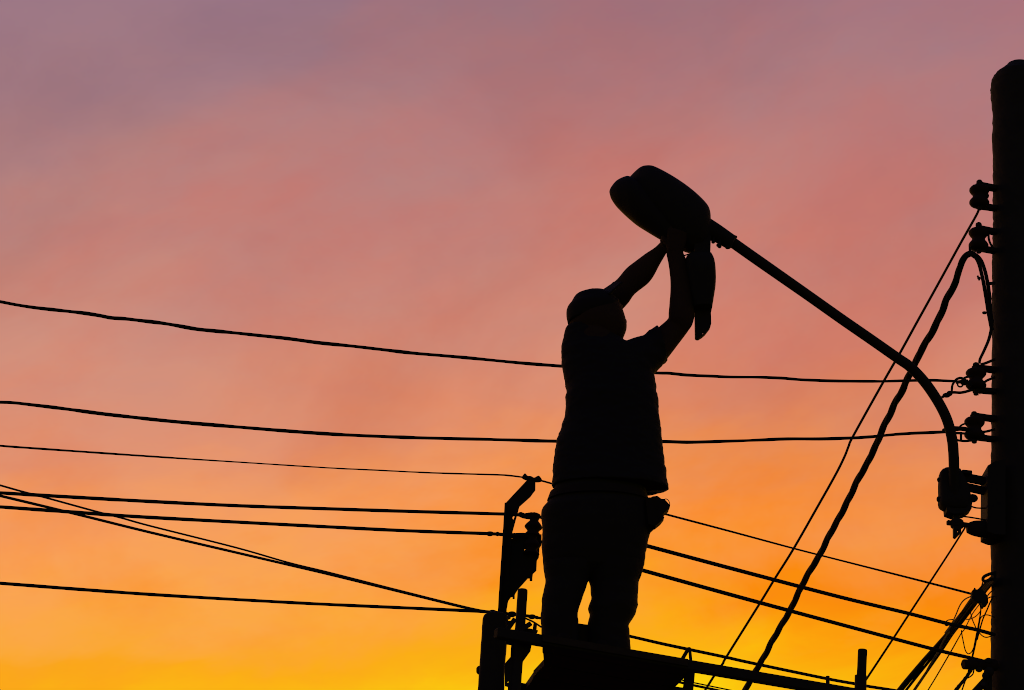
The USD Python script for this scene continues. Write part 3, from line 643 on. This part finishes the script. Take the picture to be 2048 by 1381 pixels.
cb.part('clamp', cat(plate([(1943, 1184), (1947, 1180), (1951, 1182), (1960, 1181), (1968, 1187), (1974, 1196), (1974.6, 1209), (1972, 1212.5), (1969, 1212), (1967, 1216), (1964, 1215.5), (1961, 1208), (1957, 1204), (1950, 1207), (1942, 1200)], 10.99, 0.04), bar((1949, 1186), (1949.5, 1176.5), 10.99, 10.99, 3, .006)), STEEL, smooth=25)

# spool bracket at the bottom right
sb = Thing('spool_bracket', 'stubby round spool bracket jutting from the foot of the visible right pole', 'bracket', P(1950, 1350, 11.0))
sb.part('spool', lathe((1926, 1329), (1990, 1331), [(0, 7.5), (0.03, 9.6), (0.08, 10.2), (0.6, 10.0), (0.66, 11.2), (0.8, 12), (1, 12)], 11.0, 11.06), PORC)
sb.part('nut', cat(blob(1958, 1340, 11.0, 7, 5), blob(1971, 1352, 11.02, 7, 8), blob(1977, 1322, 11.02, 8, 6), blob(1978, 1344, 11.02, 10, 10)), STEEL)
sb.part('brace', cat(bar((1938, 1398), (1975, 1358), 11.0, 11.05, 15, 0.03), bar((1966, 1368), (1984, 1392), 11.0, 11.05, 9, 0.03), bar((1979, 1350), (1979.5, 1400), 11.05, 11.05, 8, .03)), STEEL, smooth=25)
sb.part('lead_wire', run([(1946, 1337), (1938, 1347), (1931, 1357), (1921, 1369), (1912, 1381), (1898, 1400)], 11.0, (6, 7, 8), rough=0.4), CABLE)
sb.part('lead_wire', run([(1939, 1336), (1936, 1348), (1931, 1360), (1924, 1381), (1918, 1398)], 11.0, (4, 3, 2.4)), CABLE)
sb.part('lead_wire', run([(1948, 1338), (1946, 1348), (1940, 1354), (1932, 1357.5)], 11.0, 2.6), CABLE)
sb.part('lead_wire', run([(1950, 1316.5), (1960, 1318.5), (1968, 1321), (1976, 1326)], 10.99, 2.2), CABLE)

# ------------------------------------------------------------------ the worker
def Yat(px, py):
    return PZ(px, py, ZB)[1]


YM = (Yat(1122, T(1122) + 34) + Yat(1218, T(1218) + 34)) / 2
ZD = ZB - 0.002
worker = Thing('person', 'worker in cap, short-sleeved shirt and trousers reaching up with both hands to the lamp head', 'person', [*P(1170, 1300, YM)[:2], ZD])

tl = [(1133, 640), (1135, 650), (1129.7, 664), (1124.5, 685.6), (1122, 703.8), (1123.9, 719), (1124, 740), (1129, 761.6), (1131.5, 780), (1130.6, 804), (1131.2, 816), (1129, 834.6), (1124.5, 850), (1118.4, 865), (1113.2, 883), (1109.3, 904.5), (1106.2, 932), (1103.8, 962), (1105, 975), (1097.5, 1002), (1092, 1008), (1083.6, 1021), (1083, 1037), (1084.8, 1065), (1083.5, 1095), (1084.8, 1111), (1087, 1137), (1091, 1160), (1088, 1178.6), (1084.8, 1195), (1083, 1218), (1081.3, 1239), (1082.4, 1255), (1084, 1290), (1086, 1310), (1088, 1332)]
tr = [(1225, 650), (1238, 668), (1248, 684), (1272, 692), (1292, 706), (1303, 725), (1308.4, 751), (1314, 786), (1319, 834.6), (1323.6, 877), (1329.7, 926), (1334, 955), (1337.3, 977.5)]
hr = [(1285, 950), (1293, 985), (1298, 1010), (1300, 1040), (1301, 1064), (1294.4, 1090.6), (1286.3, 1139), (1278, 1162.4), (1276, 1185.6), (1276, 1211), (1267.8, 1234), (1257.4, 1248), (1258.5, 1260), (1260, 1280), (1261.5, 1297), (1262, 1332)]
il = [(1188, 1120), (1182, 1150), (1176.7, 1161), (1169.3, 1185.6), (1161.2, 1206.4), (1155.4, 1227), (1157, 1250), (1156, 1290), (1155, 1332)]
ir = [(1166, 1120), (1172, 1150), (1176.7, 1161), (1181, 1173), (1181.6, 1199.5), (1175.6, 1219), (1179.3, 1229.6), (1175, 1251.6), (1176, 1290), (1177, 1332)]

# shirt: trunk and two short sleeves
L, R = edge_rows(tl, tr, [656, 666, 676, 686, 696, 708, 720, 735, 751, 765, 780, 795, 810, 825, 840, 855, 870, 885, 905, 925, 945, 962])
L.append((1104.5, 972)); R.append((1337.5, 978.5))
trunk = loft(L, R, YM, (0.72, 0.6, 0.58, 0.6, 0.66, 0.6, 0.56, 0.54, 0.54), sides=48)
sl_t = [(1218, 696), (1242, 684.5), (1254, 683), (1269, 678), (1290, 670), (1311.5, 653.5)]
sl_b = [(1268, 790), (1294, 778), (1308, 752), (1318, 739), (1327, 728), (1334, 720.5)]
sleeve = loft(sl_t, sl_b, (YM, YM + 0.02), (0.7, 0.9, 0.95), sides=32)
ls_t = [(1128, 712), (1146, 664), (1168, 634), (1190, 606)]
ls_b = [(1205, 728), (1220, 690), (1230, 664), (1238, 640)]
lsleeve = loft(ls_t, ls_b, (YM + 0.06, YM + 0.12), (0.8, 0.95), sides=32)
shirt = man(trunk) + man(sleeve) + man(lsleeve)
shirt = TM(shirt.refine_to_length(0.013))
v = np.asarray(shirt.vertices); nrm = shirt.vertex_normals
hgt = v[:, 2]
wr = (meshkit.fbm(v * np.array([16, 16, 34.0]), 3, 9) - 0.5)
wf = meshkit.fbm(v * np.array([55, 55, 70.0]), 2, 21) - 0.5
shirt.vertices = v + nrm * (wr * 0.011 + wf * 0.006)[:, None]

# trousers
ysh = [956, 975, 1000, 1012, 1021, 1037, 1050, 1064, 1080, 1095, 1111, 1125, 1137, 1148, 1158]
L, R = edge_rows(tl, hr, ysh)
L[0] = (1112, 956); L[1] = (1109, 975)
hip = loft(L, R, YM, (0.55, 0.6, 0.62, 0.6, 0.55, 0.5, 0.4, 0.1), sides=44)
ysl = [1128, 1145, 1161, 1172, 1186, 1199, 1210, 1219, 1229, 1240, 1251, 1262, 1278, 1292, 1304]
L, R = edge_rows(tl, il, ysl); legl = loft(L, R, (YM - 0.02, YM - 0.03), (0.9, 0.95, 0.95, 0.9), sides=32)
L, R = edge_rows(ir, hr, ysl); legr = loft(L, R, (YM + 0.02, YM + 0.03), (0.9, 0.95, 0.95, 0.9), sides=32)
trs = TM((man(hip) + man(legl) + man(legr)).refine_to_length(0.02))
v = np.asarray(trs.vertices); trs.vertices = v + trs.vertex_normals * ((meshkit.fbm(v * np.array([14, 14, 30.0]), 3, 3) - 0.5) * 0.008)[:, None]


def shrink(L, R, k):
    L, R = np.asarray(L, float), np.asarray(R, float); d = R - L; d /= np.linalg.norm(d, axis=1, keepdims=True)
    return L + d * k, R - d * k


# body: trunk, legs, arms, neck and head as one surface
L, R = edge_rows(tl, tr, [690, 710, 735, 760, 800, 840, 880, 930, 970]); R = [(min(x, 1306), y) for x, y in R]
L, R = shrink(L, R, 14); body = man(loft(L, R, YM, (0.45, 0.5, 0.5), sides=32))
L, R = edge_rows(tl, hr, [950, 1000, 1040, 1090, 1125]); L, R = shrink(L, R, 12); body += man(loft(L, R, YM, (0.5, 0.5), sides=32))
for a, b, yy in ((tl, il, YM - 0.025), (ir, hr, YM + 0.025)):
    L, R = edge_rows(a, b, [1130, 1165, 1200, 1229, 1260, 1290, 1310]); L, R = shrink(L, R, 11); body += man(loft(L, R, (yy, yy), 0.8, sides=28))
# right arm (the one beside the hanging cover)
body += man(loft([(1250, 700), (1270, 690), (1296, 676), (1318, 655), (1337, 637), (1340, 615)], [(1285, 770), (1305, 752), (1322, 733), (1354, 692), (1386, 646), (1388, 610)], (YM, YM + 0.02, YM), 0.85, sides=28))
body += man(loft([(1352, 664), (1340, 650), (1337, 634), (1340, 595), (1341, 565), (1337.5, 531), (1333, 508), (1334, 497)], [(1366, 672), (1381, 656), (1387, 640), (1388, 600), (1385, 565), (1378, 535), (1368, 510), (1366, 500)], (YM, YM - 0.02, YM - 0.06), (0.7, 0.85, 0.8, 0.7), sides=28, round_ends=(0.01, 0)))
# left arm, passing behind the head
body += man(loft([(1140, 705), (1160, 655), (1186, 612), (1209, 582), (1228, 564)], [(1200, 722), (1216, 688), (1232, 650), (1243.5, 621), (1256, 606)], (YM + 0.07, YM + 0.14), 0.85, sides=28))
body += man(loft([(1200, 590), (1209, 581.5), (1234, 560), (1252, 538.8), (1273.4, 522), (1291.6, 508.4), (1310, 496), (1324, 481.5), (1330, 474)], [(1236, 632), (1244, 620), (1258, 604), (1270, 587), (1294.7, 567.7), (1307, 552.5), (1319, 530), (1332, 508), (1340, 496)], (YM + 0.13, YM + 0.05, YM - 0.03), (0.75, 0.85, 0.85, 0.7), sides=28, round_ends=(0.01, 0)))
# neck and head: the face is turned up and to the right
body += man(loft([(1150, 640), (1143, 672), (1140, 705)], [(1225, 655), (1236, 680), (1238, 715)], YM, 0.85, sides=28))
hl = [(1176, 583), (1156, 592), (1146, 604), (1139, 618), (1136, 633), (1138, 648), (1146, 664), (1160, 678)]
hrr = [(1206, 584), (1226, 594), (1240, 608), (1246, 622), (1251, 638), (1253.6, 652), (1251.5, 664), (1246, 677)]
body += man(loft(hl, hrr, YM + 0.0, (0.7, 0.78, 0.8, 0.78, 0.7), sides=36, round_ends=(0.006, 0.01)))
kM = mm(P(1200, 640, YM))
hc = P(1195, 630, YM); fx = (RIGHT * 0.86 + UP * 0.5) * 0.92 + FWD * 0.35; fx /= np.linalg.norm(fx)        # where he looks
fs = np.cross(fx, UP); fs /= np.linalg.norm(fs); fu = np.cross(fs, fx)
A = lambda f, s_, u_: hc + fx * f + fs * s_ + fu * u_
body += hull([(A(0.100, 0, 0.020), 0.008), (A(0.112, 0, -0.016), 0.011), (A(0.098, 0.016, -0.018), 0.007), (A(0.098, -0.016, -0.018), 0.007)])   # nose
body += hull([(A(0.098, -0.02, -0.045), 0.008), (A(0.104, 0, -0.044), 0.008), (A(0.098, 0.02, -0.045), 0.008)])                                  # mouth
body += hull([(A(0.085, -0.018, -0.08), 0.016), (A(0.092, 0, -0.082), 0.018), (A(0.085, 0.018, -0.08), 0.016)])                                  # chin
for e in (-1, 1):
    body += hull([(A(0.094, e * 0.032, 0.022), 0.011), (A(0.090, e * 0.044, 0.020), 0.010)])                                                      # eyes
    body += hull([(A(-0.005, e * 0.094, 0.02), 0.010), (A(-0.012, e * 0.100, -0.005), 0.011), (A(0.0, e * 0.094, -0.028), 0.008)])               # ears


def hand(wrist, direction, across, curl, lens=0.085):
    """palm, four fingers and a thumb; the fingers bend towards curl"""
    d = direction / np.linalg.norm(direction); a = across - d * (across @ d); a /= np.linalg.norm(a); c = np.cross(d, a)
    if c @ curl < 0:
        c = -c
    Pm = lambda x, y, z=0: wrist + d * x + a * y + c * z
    m = hull([(Pm(0, -0.018), 0.017), (Pm(0, 0.018), 0.017), (Pm(lens, -0.034), 0.012), (Pm(lens, 0.034), 0.012), (Pm(lens * .5, 0, 0.006), 0.016)])
    for y, ln in ((-0.031, 0.060), (-0.0105, 0.074), (0.0105, 0.080), (0.031, 0.070)):
        pts = [Pm(lens - 0.01, y)]; t = 0.25
        for q_, k_ in ((0.45, 0.35), (0.32, 0.55), (0.23, 0.5)):
            pts.append(pts[-1] + ln * q_ * (d * math.cos(t) + c * math.sin(t))); t += k_
        m += chain(list(zip(pts, (0.0095, 0.009, 0.0085, 0.0075))))
    th = [Pm(0.018, 0.024), Pm(0.045, 0.052, 0.012), Pm(0.072, 0.060, 0.030), Pm(0.092, 0.052, 0.046)]
    return m + chain(list(zip(th, (0.013, 0.012, 0.010, 0.0085))))


wl, wrr = P(1331, 491, YM - 0.03), P(1350, 503, YM - 0.06)
body += hand(wl, RIGHT * 0.75 + UP * 0.3 - FWD * 0.1, UP * 0.7 - RIGHT * 0.5, FWD * 0.2 + UP)
body += hand(wrr, UP * 0.9 + RIGHT * 0.12, -RIGHT, FWD)
plat.part('toe_board', plate([(1120, 1246), (1214, 1257), (1214, 1330), (1120, 1316)], YM + 0.05, 0.04), WOOD, smooth=25)
# feet inside the boots
feet = []
for px, yy, dxy in ((1121, YM - 0.03, (-0.10, 0.99)), (1218, YM + 0.03, (0.45, 0.89))):
    c = P(px, 1300, yy); dv = np.array([dxy[0], dxy[1], 0]); dv /= np.linalg.norm(dv); sv = np.array([dv[1], -dv[0], 0])
    g0 = np.array([c[0], c[1], ZD]); feet.append((g0, dv, sv))
    body += hull([(g0 - dv * 0.05 + [0, 0, 0.05], 0.025), (g0 + dv * 0.13 + [0, 0, 0.04], 0.025), (g0 + [0, 0, 0.14], 0.034)])
bm = TM(body.refine_to_length(0.014)); bm.merge_vertices()
trimesh.smoothing.filter_taubin(bm, lamb=0.5, nu=0.53, iterations=6)
bp = worker.part('body', bm, SKIN, smooth=True)
worker.part('shirt', shirt, SHIRT, smooth=60)
worker.part('trousers', trs, TROUS, smooth=60)
cl = [(1182, 578.2), (1171, 583.3), (1160.6, 586.9), (1150.4, 592.4), (1141.8, 606.6), (1136.7, 612.7), (1133.2, 621), (1133, 634), (1136, 648)]
cr = [(1191, 579), (1199, 580.8), (1209, 582), (1222, 590), (1233, 599), (1238, 608), (1240, 616), (1236, 625), (1226, 632)]
cp = worker.part('cap', loft(cl, cr, YM, (0.6, 0.8, 0.9, 0.9), sides=36), CAPM, smooth=60)
worker.part('cap_button', blob(1186, 579.5, YM, 5, 2.6), CAPM, cp)
br = hull([(A(0.07, -0.055, 0.065), 0.006), (A(0.07, 0.055, 0.065), 0.006), (A(0.15, -0.035, 0.075), 0.005), (A(0.15, 0.035, 0.075), 0.005)])
worker.part('cap_visor', br, CAPM, cp)
for g0, dv, sv in feet:
    b_ = hull([(g0 - dv * 0.075 + [0, 0, 0.035], 0.034), (g0 + dv * 0.07 - sv * 0.018 + [0, 0, 0.04], 0.038), (g0 + dv * 0.15 + [0, 0, 0.032], 0.030)]) + hull([(g0 - dv * 0.03 + [0, 0, 0.05], 0.045), (g0 - dv * 0.02 + [0, 0, 0.17], 0.05)])
    bt = worker.part('boot', b_, LEATH, smooth=60)
    pg = Polygon([tuple((g0 + dv * x + sv * y)[:2]) for x, y in ((-0.11, -0.03), (-0.11, 0.03), (0.05, 0.045), (0.14, 0.042), (0.185, 0.015), (0.185, -0.015), (0.14, -0.045), (0.05, -0.042))])
    so = trimesh.creation.extrude_polygon(pg, 0.016, engine='earcut'); so.apply_translation([0, 0, ZD])
    worker.part('sole', so, LEATH, bt, smooth=30)
belt_l, belt_r = edge_rows(tl, hr, [982, 990, 1000]); worker.part('belt', loft([(x - 1, y) for x, y in [(1101, 985), (1098, 993), (1095, 1001)]], [(1293, 988), (1296, 996), (1298, 1004)], YM, 0.66, sides=40), LEATH, smooth=40)

pouch = Thing('tool_pouch', 'bulging tool pouch hanging at the right hip below the shirt hem', 'tool pouch', P(1315, 1060, YM))
pu = [(1296, 1000), (1305, 997), (1314, 996.5), (1322, 1002), (1329, 1003), (1338.5, 1014)]
pouch.part('bag', loft([(1288, 998), (1284, 1015), (1282, 1030), (1282, 1045), (1284, 1060), (1290, 1074)], [(1303, 997), (1331, 1008), (1326, 1030), (1326, 1040), (1314, 1053), (1300, 1066)], YM - 0.02, 0.9, sides=28, power=0.8), LEATH, smooth=45)
pouch.part('flap', plate([(1290, 1001), (1299, 1000), (1305, 997), (1314, 996.2), (1322, 1002), (1328, 1002.5), (1334, 1009), (1338.6, 1014.5), (1337.2, 1021), (1331, 1026.5), (1323.4, 1032.5), (1327.6, 1038.5), (1321, 1047), (1310, 1056), (1296, 1052)], YM - 0.05, 0.05), LEATH, smooth=30)
pouch.part('wire_loop', run([(1326, 1004), (1328, 1000), (1332, 998.4), (1336.5, 1001), (1339.2, 1007), (1339, 1014), (1337, 1020)], YM - 0.03, 1.6), STEEL)
